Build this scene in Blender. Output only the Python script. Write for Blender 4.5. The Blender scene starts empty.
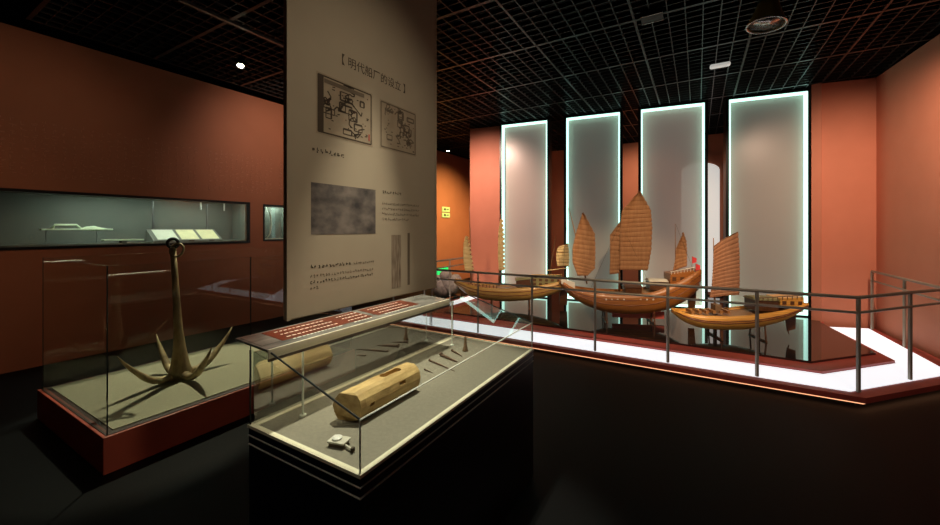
import bpy, bmesh, math, random
from mathutils import Vector, Matrix
random.seed(7)
sc = bpy.context.scene
col = sc.collection
PI = math.pi
F = 385.0; H = 1.65; CX = 470.0; HY = 229.0
TH = math.radians(30.6)
CT, ST = math.cos(TH), math.sin(TH)

# ------------------------------------------------------------ helpers
def at_z(u, v, z):
    Y = F*(H-z)/(v-HY)
    return Vector(((u-CX)/F*Y, Y, z))
def at_Y(u, v, Y):
    return Vector(((u-CX)/F*Y, Y, H-(v-HY)/F*Y))

class MB:
    def __init__(s): s.v = []; s.f = []
    def add(s, vs, fs):
        n = len(s.v); s.v += [Vector(p) for p in vs]; s.f += [[i+n for i in f] for f in fs]; return s
    def box(s, x0, x1, y0, y1, z0, z1):
        return s.add([(x0,y0,z0),(x1,y0,z0),(x1,y1,z0),(x0,y1,z0),(x0,y0,z1),(x1,y0,z1),(x1,y1,z1),(x0,y1,z1)],
              [(0,3,2,1),(4,5,6,7),(0,1,5,4),(1,2,6,5),(2,3,7,6),(3,0,4,7)])
    def hexa(s, lo, hi):
        return s.add(list(lo)+list(hi), [(3,2,1,0),(4,5,6,7),(0,1,5,4),(1,2,6,5),(2,3,7,6),(3,0,4,7)])
    def prism(s, poly, z0, z1):
        n = len(poly)
        return s.add([(p[0],p[1],z0) for p in poly]+[(p[0],p[1],z1) for p in poly],
            [list(range(n))[::-1], list(range(n,2*n))]+[(i,(i+1)%n,(i+1)%n+n,i+n) for i in range(n)])
    def strip(s, a, b, z0, z1):
        n = len(a)
        vs = []
        for p, q in zip(a, b): vs += [(p[0],p[1],z0),(q[0],q[1],z0),(q[0],q[1],z1),(p[0],p[1],z1)]
        fs = [(0,1,2,3)]
        for i in range(n-1):
            k = 4*i
            for j in range(4):
                j2 = (j+1)%4; fs.append((k+j, k+4+j, k+4+j2, k+j2))
        k = 4*(n-1); fs.append((k+3,k+2,k+1,k))
        return s.add(vs, fs)
    def tube(s, pts, r, n=8, cap=True, flat=1.0):
        pts = [Vector(p) for p in pts]; m = len(pts)
        rs = r if isinstance(r, (list, tuple)) else [r]*m
        vs = []; up = None
        for i, p in enumerate(pts):
            d = (pts[min(i+1,m-1)]-pts[max(i-1,0)]).normalized()
            if up is None:
                up = Vector((0,0,1)) if abs(d.z) < .9 else Vector((1,0,0))
            a = d.cross(up).normalized(); b = a.cross(d).normalized(); up = b
            for k in range(n):
                t = 2*PI*k/n
                vs.append(p + a*math.cos(t)*rs[i] + b*math.sin(t)*rs[i]*flat)
        fs = [(i*n+k, i*n+(k+1)%n, (i+1)*n+(k+1)%n, (i+1)*n+k) for i in range(m-1) for k in range(n)]
        if cap: fs += [list(range(n))[::-1], list(range((m-1)*n, m*n))]
        return s.add(vs, fs)
    def lathe(s, prof, c=(0,0,0), n=24, M=None):
        vs = []
        for r, z in prof:
            for k in range(n):
                t = 2*PI*k/n; p = Vector((r*math.cos(t), r*math.sin(t), z))
                if M: p = M @ p
                vs.append(p+Vector(c))
        m = len(prof)
        fs = [(i*n+k, i*n+(k+1)%n, (i+1)*n+(k+1)%n, (i+1)*n+k) for i in range(m-1) for k in range(n)]
        fs += [list(range(n))[::-1], list(range((m-1)*n, m*n))]
        return s.add(vs, fs)
    def torus(s, c, R, r, M=None, n=24, k=8):
        vs = []
        for i in range(n):
            a = 2*PI*i/n
            for j in range(k):
                b = 2*PI*j/k
                p = Vector(((R+r*math.cos(b))*math.cos(a), (R+r*math.cos(b))*math.sin(a), r*math.sin(b)))
                if M: p = M @ p
                vs.append(p+Vector(c))
        fs = [(i*k+j, ((i+1)%n)*k+j, ((i+1)%n)*k+(j+1)%k, i*k+(j+1)%k) for i in range(n) for j in range(k)]
        return s.add(vs, fs)
    def build(s, name, m, parent=None, smooth=False, bevel=0, **kw):
        me = bpy.data.meshes.new(name); me.from_pydata([tuple(p) for p in s.v], [], s.f); me.update()
        bm = bmesh.new(); bm.from_mesh(me); bmesh.ops.recalc_face_normals(bm, faces=bm.faces); bm.to_mesh(me); bm.free()
        if smooth:
            for p in me.polygons: p.use_smooth = True
        o = bpy.data.objects.new(name, me); col.objects.link(o)
        if isinstance(m, str): m = M_[m]
        me.materials.append(m)
        if parent is not None: o.parent = parent
        if bevel:
            b = o.modifiers.new('bevel', 'BEVEL'); b.width = bevel; b.segments = 2; b.limit_method = 'ANGLE'
        for k, v in kw.items(): o[k] = v
        return o
def empty(name, loc, rz=0, label=None, cat=None, group=None):
    o = bpy.data.objects.new(name, None); col.objects.link(o)
    o.location = loc; o.rotation_euler = (0,0,rz); o.empty_display_size = .1
    if label: o['label'] = label
    if cat: o['category'] = cat
    if group: o['group'] = group
    return o
def tag(o, label, cat, group=None):
    o['label'] = label; o['category'] = cat
    if group: o['group'] = group
    return o

# ------------------------------------------------------------ materials
M_ = {}
def mat(name, c, rough=.6, metal=0, c2=None, scale=8, stretch=(1,1,1), bump=0, spec=.5, detail=4, wave=None, coat=0):
    m = bpy.data.materials.new(name); m.use_nodes = True
    nt = m.node_tree; N = nt.nodes; L = nt.links; b = N['Principled BSDF']
    b.inputs['Base Color'].default_value = (*c, 1); b.inputs['Roughness'].default_value = rough
    b.inputs['Metallic'].default_value = metal; b.inputs['Specular IOR Level'].default_value = spec
    b.inputs['Coat Weight'].default_value = coat
    tc = N.new('ShaderNodeTexCoord'); mp = N.new('ShaderNodeMapping'); L.new(tc.outputs['Object'], mp.inputs[0])
    mp.inputs['Scale'].default_value = stretch
    no = N.new('ShaderNodeTexNoise'); no.inputs['Scale'].default_value = scale; no.inputs['Detail'].default_value = detail
    L.new(mp.outputs[0], no.inputs['Vector'])
    fac = no.outputs['Fac']
    if c2 is None: c2 = tuple(x*.85 for x in c)
    r = N.new('ShaderNodeValToRGB'); r.color_ramp.elements[0].position = .3; r.color_ramp.elements[1].position = .7
    r.color_ramp.elements[0].color = (*c, 1); r.color_ramp.elements[1].color = (*c2, 1)
    L.new(fac, r.inputs[0]); out = r.outputs[0]
    if wave:
        w = N.new('ShaderNodeTexWave'); w.bands_direction = wave[0]; w.inputs['Scale'].default_value = wave[1]
        w.inputs['Distortion'].default_value = wave[2]; L.new(tc.outputs['Object'], w.inputs['Vector'])
        wr = N.new('ShaderNodeValToRGB'); wr.color_ramp.elements[0].position = .0; wr.color_ramp.elements[1].position = .25
        wr.color_ramp.elements[0].color = (wave[3],)*3+(1,); wr.color_ramp.elements[1].color = (1,1,1,1)
        L.new(w.outputs['Fac'], wr.inputs[0])
        mx = N.new('ShaderNodeMixRGB'); mx.blend_type = 'MULTIPLY'; mx.inputs[0].default_value = 1
        L.new(out, mx.inputs[1]); L.new(wr.outputs[0], mx.inputs[2]); out = mx.outputs[0]
    L.new(out, b.inputs['Base Color'])
    if bump:
        bp = N.new('ShaderNodeBump'); bp.inputs['Strength'].default_value = bump; bp.inputs['Distance'].default_value = .01
        L.new(fac, bp.inputs['Height']); L.new(bp.outputs[0], b.inputs['Normal'])
    M_[name] = m; return m
def emis(name, c, s):
    m = bpy.data.materials.new(name); m.use_nodes = True; nt = m.node_tree
    b = nt.nodes['Principled BSDF']; b.inputs['Base Color'].default_value = (*[x*.8 for x in c], 1)
    b.inputs['Emission Color'].default_value = (*c, 1); b.inputs['Emission Strength'].default_value = s
    M_[name] = m; return m
def glass(name, tint, base, ior=1.45, gl=(1,1,1)):
    m = bpy.data.materials.new(name); m.use_nodes = True; nt = m.node_tree; N = nt.nodes; L = nt.links
    N.remove(N['Principled BSDF']); o = N['Material Output']
    t = N.new('ShaderNodeBsdfTransparent'); t.inputs[0].default_value = (*tint, 1)
    g = N.new('ShaderNodeBsdfGlossy'); g.inputs['Roughness'].default_value = 0.01; g.inputs[0].default_value = (*gl, 1)
    f = N.new('ShaderNodeFresnel'); f.inputs[0].default_value = ior
    a = N.new('ShaderNodeMath'); a.operation = 'ADD'; a.use_clamp = True; a.inputs[1].default_value = base
    L.new(f.outputs[0], a.inputs[0])
    ge = N.new('ShaderNodeNewGeometry'); iv = N.new('ShaderNodeMath'); iv.operation = 'SUBTRACT'; iv.inputs[0].default_value = 1
    L.new(ge.outputs['Backfacing'], iv.inputs[1]); mu = N.new('ShaderNodeMath'); mu.operation = 'MULTIPLY'
    L.new(a.outputs[0], mu.inputs[0]); L.new(iv.outputs[0], mu.inputs[1]); a = mu
    mx = N.new('ShaderNodeMixShader'); L.new(a.outputs[0], mx.inputs[0]); L.new(t.outputs[0], mx.inputs[1]); L.new(g.outputs[0], mx.inputs[2])
    L.new(mx.outputs[0], o.inputs[0]); M_[name] = m; return m

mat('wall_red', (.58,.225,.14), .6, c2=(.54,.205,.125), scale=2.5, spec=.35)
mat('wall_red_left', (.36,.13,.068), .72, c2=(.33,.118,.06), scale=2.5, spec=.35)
mat('letter_red', (.50,.19,.11), .35, spec=.5)
mat('floor_black', (.0022,.0028,.003), .6, c2=(.0014,.0018,.002), scale=60, bump=.05, spec=.12)
mat('ceil_black', (.006,.006,.006), .8)
mat('grid_black', (.018,.021,.021), .34, metal=.3, c2=(.02,.02,.02), scale=20)
mat('dais_red', (.46,.085,.07), .45, c2=(.40,.075,.06), scale=6)
mat('mirror_black', (.012,.012,.013), .035, spec=1.0, c2=(.014,.010,.010), scale=3)
mat('black_metal', (.02,.02,.022), .35, metal=.6)
mat('frame_dark', (.02,.028,.028), .35, metal=.4)
mat('rail_metal', (.36,.33,.27), .45, metal=.2)
mat('navy', (.006,.008,.016), .35, c2=(.004,.005,.011), scale=3)
mat('strip_metal', (.25,.27,.27), .35, metal=.9)
mat('cream', (.80,.76,.58), .45, c2=(.74,.70,.53), scale=12)
mat('glass_pale', (.78,.84,.74), .25)
mat('line_pale', (.62,.63,.58), .4)
mat('deck_gray', (.225,.205,.155), .8, c2=(.19,.175,.135), scale=60, bump=.1)
mat('pad_beige', (.36,.35,.23), .85, c2=(.31,.30,.20), scale=50, bump=.1)
mat('plinth_red', (.50,.10,.06), .45, c2=(.45,.088,.052), scale=5)
mat('dark_edge', (.05,.03,.02), .5)
mat('iron_gold', (.52,.41,.20), .55, metal=.2, c2=(.16,.115,.055), scale=14, stretch=(1,1,.35), bump=.5)
mat('iron_dark', (.05,.055,.045), .5, metal=.5, c2=(.02,.02,.02), scale=20, bump=.3)
mat('log_wood', (.70,.50,.21), .65, c2=(.42,.26,.09), scale=11, stretch=(3,.5,3), bump=.4)
mat('rust', (.14,.07,.04), .7, c2=(.07,.04,.025), scale=60, bump=.3)
mat('peg_wood', (.22,.13,.07), .6, c2=(.13,.08,.04), scale=30)
mat('pale_plastic', (.62,.60,.50), .4)
mat('banner_cloth', (.40,.33,.23), .85, c2=(.385,.315,.22), scale=5, bump=.0)
mat('ink', (.055,.035,.018), .8)
mat('ink_soft', (.15,.11,.07), .8)
mat('print_paper', (.36,.285,.19), .85, c2=(.30,.23,.15), scale=9)
mat('print_photo', (.035,.03,.03), .7, c2=(.22,.18,.15), scale=6.5, stretch=(1,1.3,1.9), detail=8)
mat('print_timber', (.12,.075,.045), .8, c2=(.33,.26,.18), scale=14, stretch=(1,6,.7))
mat('stamp_red', (.35,.06,.04), .8)
mat('hull_yellow', (.84,.44,.09), .35, c2=(.70,.33,.06), scale=5, stretch=(1,3,6), wave=('Z',14,1.2,.55), coat=.3)
mat('hull_brown', (.44,.165,.035), .4, c2=(.34,.115,.024), scale=5, stretch=(1,3,6), wave=('Z',13,1.0,.5), coat=.3)
mat('hull_olive', (.62,.38,.11), .4, c2=(.50,.28,.075), scale=5, stretch=(1,3,6), wave=('Z',12,1.0,.55), coat=.2)
mat('wale_dark', (.20,.055,.012), .4)
mat('wood_dark', (.13,.05,.018), .45, c2=(.08,.03,.012), scale=14, stretch=(.5,3,3))
mat('deck_wood', (.40,.20,.07), .5, c2=(.30,.14,.05), scale=10, stretch=(.4,4,4), wave=('Y',12,.5,.6))
mat('castle_green', (.26,.24,.10), .5, c2=(.20,.17,.07), scale=12)
mat('sail_brown', (.40,.20,.085), .75, c2=(.31,.145,.058), scale=9, stretch=(3,1,.6), bump=.15)
mat('sail_rust', (.40,.19,.10), .75, c2=(.31,.14,.07), scale=9, stretch=(3,1,.6), bump=.15)
mat('sail_bamboo', (.88,.70,.36), .7, c2=(.74,.54,.24), scale=9, stretch=(.5,1,6), bump=.2)
mat('batten_brown', (.24,.09,.03), .6)
mat('mast_wood', (.25,.11,.04), .5)
mat('white_paint', (.75,.70,.60), .5)
mat('flag_red', (.65,.04,.05), .7)
mat('stone_grey', (.42,.40,.36), .8, c2=(.20,.19,.18), scale=14, bump=.8)
mat('case_lining', (.155,.175,.15), .7, c2=(.13,.15,.13), scale=3)
mat('jade_model', (.66,.80,.58), .4)
mat('paper_white', (.80,.84,.70), .6)
mat('paper_yellow', (.80,.78,.48), .6)
mat('lamp_olive', (.30,.28,.07), .5)
mat('lamp_refl', (.6,.58,.55), .25, metal=.8)
mat('fixture_white', (.80,.80,.74), .4)
mat('arch_pale', (.62,.60,.56), .4)
mat('acrylic_edge', (.3,.35,.33), .2)
emis('led_panel', (.56,1.0,.86), 1.9)
emis('led_band', (.92,.95,1.0), .92)
emis('led_warm', (1.0,.45,.22), 1.6)
emis('led_case', (.85,1.0,.85), 40)
emis('led_deck', (1.0,.90,.62), 14)
emis('spot_on', (1.0,.93,.65), 40)
emis('sign_green', (.45,.62,.22), .45)
emis('exit_green', (.02,.75,.18), .8)
glass('glass', (.97,.985,.975), .015)
glass('glass_rail', (.90,.95,.93), .02)
glass('glass_mirrorish', (.75,.78,.75), .27)
emis('fixture_lit', (.85,.85,.78), .45)
emis('led_arch', (.95,.93,.88), .55)

# frosted edge-lit acrylic
def acrylic(name, c, e, es):
    m = bpy.data.materials.new(name); m.use_nodes = True; nt = m.node_tree; N = nt.nodes; L = nt.links
    b = N['Principled BSDF']; b.inputs['Base Color'].default_value = (*c,1); b.inputs['Roughness'].default_value = .3
    b.inputs['Specular IOR Level'].default_value = .7
    b.inputs['Emission Color'].default_value = (*e,1); b.inputs['Emission Strength'].default_value = es
    tr = N.new('ShaderNodeBsdfTransparent'); tr.inputs[0].default_value = (.9,.92,.92,1)
    mx = N.new('ShaderNodeMixShader'); mx.inputs[0].default_value = .68
    L.new(tr.outputs[0], mx.inputs[1]); L.new(b.outputs[0], mx.inputs[2]); L.new(mx.outputs[0], N['Material Output'].inputs[0])
    M_[name] = m
acrylic('acrylic_pale', (.48,.40,.35), (.64,.52,.45), .17)
acrylic('acrylic_cool', (.42,.39,.34), (.52,.50,.44), .12)

# ------------------------------------------------------------ setting
def S(o): o['kind'] = 'structure'; return o
S(MB().box(-12,9,-4,15,-.1,0).build('floor', 'floor_black'))
WT = 4.0
DW = Vector((.5234,.852,0)); AW = math.atan2(.5234,.852)
WO = Vector((-8.024,0,0))
def wl(u, v=None):   # distance along the left wall for pixel column u (and height for v)
    k = (u-CX)/F; Y = 8.024/(.6143-k); t = Y/.852
    return t if v is None else (t, H-(v-HY)/F*Y)
t0, t1 = 3.7, wl(250); z0, z1 = 1.405, 2.12
s0, s1 = wl(263), wl(263)+.55; y0, y1 = 1.43, 2.10
m = MB(); Tn = .12
def wb(ta, tb, za, zb): m.box(-Tn,0,ta,tb,za,zb)
wb(-3.2,t0,0,WT); wb(t0,t1,0,z0); wb(t0,t1,z1,WT); wb(t1,s0,0,WT); wb(s0,s1,0,y0); wb(s0,s1,y1,WT); wb(s1,15.4,0,WT)
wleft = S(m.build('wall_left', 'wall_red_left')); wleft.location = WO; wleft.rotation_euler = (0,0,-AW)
# raised inscription, columns of small marks on the left wall
m = MB(); t = 4.6
while t < 9.3:
    zt = 2.92+random.uniform(-.02,.03); nrow = 9
    for r in range(nrow):
        zz = zt - r*.075
        if zz < 2.28: break
        for q in range(3):
            a = t+random.uniform(0,.035); b = zz-random.uniform(0,.045)
            if random.random() < .5: m.box(.0005,.004,a,a+random.uniform(.015,.04),b,b+.007)
            else: m.box(.0005,.004,a,a+.007,b,b+random.uniform(.015,.04))
    t += .085 if random.random() > .06 else .2
m.build('wall_lettering', 'letter_red', wleft)

def wall_seg(name, a, b, z0=0, z1=WT, th=.12, mt='wall_red', side=1):
    a = Vector(a); b = Vector(b); L = (b-a).length
    o = S(MB().box(0, L, 0, side*th, z0, z1).build(name, mt)); o.location = (a.x, a.y, 0)
    o.rotation_euler = (0,0,math.atan2(b.y-a.y, b.x-a.x)); return o
wall_seg('wall_back', (.02,13.1), (7.83,8.48))
wall_seg('wall_pillar_right', (5.60,6.25), (6.30,5.97))
wall_seg('wall_pillar_side', (5.56,6.27), (7.83,8.48), side=-1)
wall_seg('wall_right', (6.3,5.97), (5.0,3.27))
wall_seg('wall_right_near', (5.0,3.27), (5.0,-3.1))
wall_seg('wall_front', (5.0,-3.1), (-9.75,-3.1))
# free pillar left of the light panels
wall_seg('pillar', (0.0,9.05), (.76,8.74), th=.5)
# ceiling: black void slab with a skirt, and the open cell grid below it
m = MB(); m.box(-12,9,-4,15,4.6,4.7)
m.box(-12,9,-4,-3.8,4.05,4.6).box(-12,9,14.8,15,4.05,4.6).box(-12,-11.8,-4,15,4.05,4.6).box(8.8,9,-4,15,4.05,4.6)
S(m.build('ceiling', 'ceil_black'))
m = MB()
x = -6.5
i = 0
while x < 7:
    big = (i % 7 == 0)
    m.box(x-(.012 if big else .005), x+(.012 if big else .005), 1.2, 14, 4.015, 4.075 if not big else 4.10); x += .168; i += 1
y = 1.2; i = 0
while y < 14:
    big = (i % 9 == 0)
    m.box(-6.5, 7, y-(.02 if big else .004), y+(.02 if big else .004), 4.012 if big else 4.02, 4.07 if not big else 4.12); y += .13; i += 1
g = S(m.build('ceiling', 'grid_black')); g.rotation_euler = (0,0,-TH)

# arched lit niche on the back wall
ar = empty('arched_light_panel', (5.95,9.585,0), math.atan2(-4.62,7.81), 'pale round-topped panel with orange surround on the back wall between two light panels', 'light panel')
def arch(x0, x1, zb, zt, ya, yb):
    c = (x0+x1)/2; r = (x1-x0)/2; pts = [(x0,zb),(x1,zb)]
    for k in range(13):
        a = PI*k/12; pts.append((c+r*math.cos(a), zt-r*.5+r*.5*math.sin(a)))
    n = len(pts)
    return MB().add([(p[0],ya,p[1]) for p in pts]+[(p[0],yb,p[1]) for p in pts], [list(range(n)), list(range(n,2*n))[::-1]]+[(i,(i+1)%n,(i+1)%n+n,i+n) for i in range(n)])
arch(-.75,.52,.02,3.52,-.06,-.005).build('surround', 'wall_red', ar)
arch(-.60,.22,.10,3.30,-.09,-.061).build('lit_panel', 'led_arch', ar)

# ------------------------------------------------------------ display dais
O = [(.12,9.0),(-1.33,6.545),(3.59,3.636),(5.11,4.08),(6.13,5.92)]
I = [(.42,8.86),(-.848,6.80),(3.725,4.06),(4.875,4.396),(5.62,6.02)]
R = [(.0,8.97),(-1.50,6.56),(3.60,3.50),(5.28,3.99),(6.235,5.93)]
da = empty('display_dais', (2.2,6.3,0), 0, 'low red-edged platform with glowing white border and black mirror top carrying the model ships', 'platform')
def rel(ps, o=(2.2,6.3)): return [(p[0]-o[0], p[1]-o[1]) for p in ps]
backp = [(5.62,6.12),(6.9,7.4),(1.2,10.3),(.84,8.78)]
core = [(.0+.2,8.85),(-1.25,6.6),(3.59,3.80),(5.0,4.2),(6.0,5.95)]
MB().prism(rel([(.2,8.84),(-1.38,6.58),(3.595,3.60),(5.15,4.07),(6.10,5.90),(5.62,6.12),(.84,8.70)]),0,.058).build('dais_base', 'frame_dark', da)
MB().strip(rel(R), rel([(.16,8.96),(-1.30,6.60),(3.595,3.70),(5.08,4.15),(6.05,5.9)]), .06,.112).build('edging', 'dais_red', da)
MB().strip(rel(O), rel(I), .1125,.12).build('light_border', 'led_band', da, label='glowing white border')
Rg = [(.02,8.95),(-1.475,6.57),(3.60,3.525),(5.26,4.01),(6.21,5.92)]
Rg2 = [(.06,8.93),(-1.43,6.59),(3.60,3.56),(5.22,4.04),(6.17,5.92)]
MB().strip(rel(Rg), rel(Rg2), .045,.0595).build('under_light', 'led_warm', da, label='orange light line under the edge')
step = [(.43,8.86),(-.84,6.81),(3.725,4.07),(4.87,4.41),(5.61,6.10)] + [(5.62,6.12),(6.9,7.4),(1.2,10.3),(.84,8.78)]
MB().prism(rel(step), .06,.145).build('red_step', 'dais_red', da, bevel=.004)
mir = [(.66,8.74),(-.46,6.93),(3.82,4.31),(4.86,4.61),(5.58,6.14)] + [(6.88,7.42),(1.22,10.28),(.86,8.76)]
MB().prism(rel(mir), .1455,.17).build('mirror_top', 'mirror_black', da, label='glossy black mirror surface')

# guard railing
gr = empty('guard_railing', (2.2,6.3,0), 0, 'dark metal two-rail guard railing running round the ship platform', 'railing')
def fl(X): return (X, 5.759-.591*X)
route = [(.02,8.9), fl(-1.30), fl(3.64), (5.10,4.12), (6.12,5.86)]
posts = [fl(-1.30), fl(-.61), fl(.118), fl(.847), fl(1.569), fl(2.27), fl(2.98), fl(3.64), (4.47,3.91), (5.10,4.12), (5.62,4.98), (6.12,5.86), (-.86,7.26), (-.42,8.02), (.02,8.9)]
for zz, r in ((1.007,.017), (.865,.013)):
    MB().tube([(p[0],p[1],zz) for p in rel(route)], r, 10).build('rail', 'rail_metal', gr, smooth=True)
for i, p in enumerate(rel(posts)):
    MB().box(p[0]-.012,p[0]+.012,p[1]-.012,p[1]+.012,.121,1.0).build('post', 'rail_metal', gr)

# ------------------------------------------------------------ light panels
PA = math.atan(-.4326)
def pline(u):
    k = (u-CX)/F; Y = 9.023/(1+.4326*k); return Vector((k*Y, Y, 0))
labels = ['pale pinkish edge-lit panel, leftmost, beside the red pillar',
          'grey green edge-lit panel behind the narrow fore sail, second from the left',
          'pale pinkish edge-lit panel behind the tallest sail of the big brown ship',
          'tall cool grey edge-lit panel, rightmost, behind the yellow hulled ship']
mats = ['acrylic_pale','acrylic_cool','acrylic_pale','acrylic_cool']
for i, (ua, ub) in enumerate([(503,548),(567,620),(641,704),(728,806)]):
    a = pline(ua); b = pline(ub); w = (b-a).length; c = (a+b)/2
    pr = empty('light_panel', (c.x, c.y, .172), PA, labels[i], 'light panel', 'edge-lit panels behind the ships')
    h = 3.80; fw = .05
    m = MB(); m.box(-w/2-fw,-w/2,-.09,.13,0,h+.03).box(w/2,w/2+fw,-.09,.13,0,h+.03).box(-w/2,w/2,-.09,.13,h,h+.03).box(-w/2,w/2,-.09,.13,0,.02)
    m.build('frame', 'frame_dark', pr)
    MB().box(-w/2+.001,w/2-.001,.03,.05,.021,h-.001).build('acrylic_sheet', mats[i], pr)
    e = .025
    m = MB(); m.box(-w/2+.002,-w/2+e,-.085,.028,.022,h-.002).box(w/2-e,w/2-.002,-.085,.028,.022,h-.002).box(-w/2+e,w/2-e,-.085,.028,h-e,h-.002).box(-w/2+e,w/2-e,-.085,.028,.022,.022+e)
    m.build('light_strip', 'led_panel', pr)

# ------------------------------------------------------------ model ships
def lerp_st(st, x):
    for a, b in zip(st, st[1:]):
        if x <= b[0]:
            t = (x-a[0])/(b[0]-a[0]) if b[0] > a[0] else 0
            return [a[i]+(b[i]-a[i])*t for i in range(len(a))]
    return list(st[-1])
def smooth_st(st, n=40):
    x0, x1 = st[0][0], st[-1][0]; out = []
    for i in range(n+1):
        x = x0+(x1-x0)*i/n; acc = [0]*len(st[0]); W = 0
        for k in range(-3,4):
            xx = min(max(x+k*(x1-x0)*.012, x0), x1); w = math.exp(-k*k/4)
            q = lerp_st(st, xx); W += w; acc = [p+w*r for p, r in zip(acc, q)]
        q = [p/W for p in acc]; q[0] = x; out.append(q)
    return out
def make_ship(u0, Y0, yaw, label, hull, hm, sails, extras, wales=(.25,.5)):
    s = Y0/F; cy = math.cos(yaw); base = .17
    sy = math.sin(yaw); x0 = (u0-CX)*s
    def P(u, v, y=0):
        k = (u-CX)/F; x = (k*Y0-x0)/(cy-k*sy); Yp = Y0+x*sy
        return Vector((x, y, H-(v-HY)/F*Yp-base))
    root = empty('model_ship', ((u0-CX)*s, Y0, base+.001), yaw, label, 'model ship', 'model junks on the mirror platform')
    st = smooth_st([(P(u,0).x, P(u,vs).z, P(u,vk).z, w) for u,vs,vk,w in hull])
    n = 20; vs = []
    for x, zs, zk, w in st:
        for j in range(n+1):
            a = PI*j/n; ca = math.cos(a)
            vs.append((x, w*math.copysign(abs(ca)**.8, ca), zs-(zs-zk)*(math.sin(a)**.75 if 0 < j < n else 0)))
    fs = [(i*(n+1)+j, i*(n+1)+j+1, (i+1)*(n+1)+j+1, (i+1)*(n+1)+j) for i in range(len(st)-1) for j in range(n)]
    fs += [list(range(n+1)), list(range((len(st)-1)*(n+1), len(st)*(n+1)))[::-1]]
    h = MB().add(vs, fs).build('hull', hm, root, smooth=True)
    sd = h.modifiers.new('thick','SOLIDIFY'); sd.thickness = .012; sd.offset = 1
    # deck
    vs = []; dd = .022
    for x, zs, zk, w in st: vs += [(x, w*.93, zs-dd), (x, -w*.93, zs-dd), (x, -w*.93, zs-dd-.01), (x, w*.93, zs-dd-.01)]
    fs = [(4*i+j, 4*i+4+j, 4*i+4+(j+1)%4, 4*i+(j+1)%4) for i in range(len(st)-1) for j in range(4)]+[(0,1,2,3), tuple(4*(len(st)-1)+j for j in (3,2,1,0))]
    MB().add(vs, fs).build('deck', 'deck_wood', root)
    for wf in wales:
        for sg in (1,-1):
            pts = []
            for x, zs, zk, w in st:
                q = wf**(1/.75); a = math.asin(min(1,q)); pts.append((x, sg*(w*math.cos(a)**.8+.010), zs-(zs-zk)*wf))
            MB().tube(pts, .008, 6).build('wale', 'wale_dark', root, smooth=True)
    # rail cap along the sheer
    for sg in (1,-1):
        MB().tube([(x, sg*(w+.004), zs+.003) for x, zs, zk, w in st], .009, 6).build('gunwale', hm, root, smooth=True)
    xs = [st[0][0], st[-1][0]]
    # cradles
    for f in (.34,.68):
        x = xs[0]+(xs[1]-xs[0])*f; q = min(st, key=lambda a: abs(a[0]-x)); zk, w = q[2], q[3]
        m = MB(); m.box(x-.012,x+.012,-w*.8,w*.8,0,.02); m.box(x-.012,x+.012,-.03,.03,.02,zk+.01)
        for sg in (1,-1):
            m.tube([(x, sg*w*.75, .015), (x, sg*w*.62, zk+.06)], .010, 6)
        m.build('cradle', 'wood_dark', root)
    for sl in sails:
        L, Rr, y, mt, nb, camber = sl['l'], sl['r'], sl.get('y',0), sl['m'], sl.get('n',12), sl.get('c',.04)
        def edge(poly, t):
            k = t*(len(poly)-1); i = min(int(k), len(poly)-2); f = k-i
            return poly[i][0]+(poly[i+1][0]-poly[i][0])*f, poly[i][1]+(poly[i+1][1]-poly[i][1])*f
        rows = nb*4; cols = 10; vs = []
        tw = sl.get('twist', .0)
        def pt(r, c):
            t = r/rows; a = edge(L, t); b = edge(Rr, t); sc_ = abs(math.sin(PI*r/4))
            bu = b[0]+sc_*sl.get('sc',.5)*(1 if b[0] > a[0] else -1); f = c/cols
            return P(a[0]+(bu-a[0])*f, a[1]+(b[1]-a[1])*f, y + camber*math.sin(PI*f)*(.4+.6*t) - .010*sc_ + tw*(f-.5))
        for r in range(rows+1):
            for c in range(cols+1): vs.append(pt(r,c))
        C = cols+1
        fs = [(r*C+c, r*C+c+1, (r+1)*C+c+1, (r+1)*C+c) for r in range(rows) for c in range(cols)]
        so = MB().add(vs, fs).build('sail', mt, root, smooth=True)
        sd = so.modifiers.new('thick','SOLIDIFY'); sd.thickness = .005
        for k in range(nb+1):
            r = k*4; MB().tube([pt(r,c)+Vector((0,-.008,0)) for c in range(0,cols+1,2)], .0035 if 0 < k < nb else .007, 5).build('batten', sl.get('bm','batten_brown'), so)
    extras(root, P, s)
    return root

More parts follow.
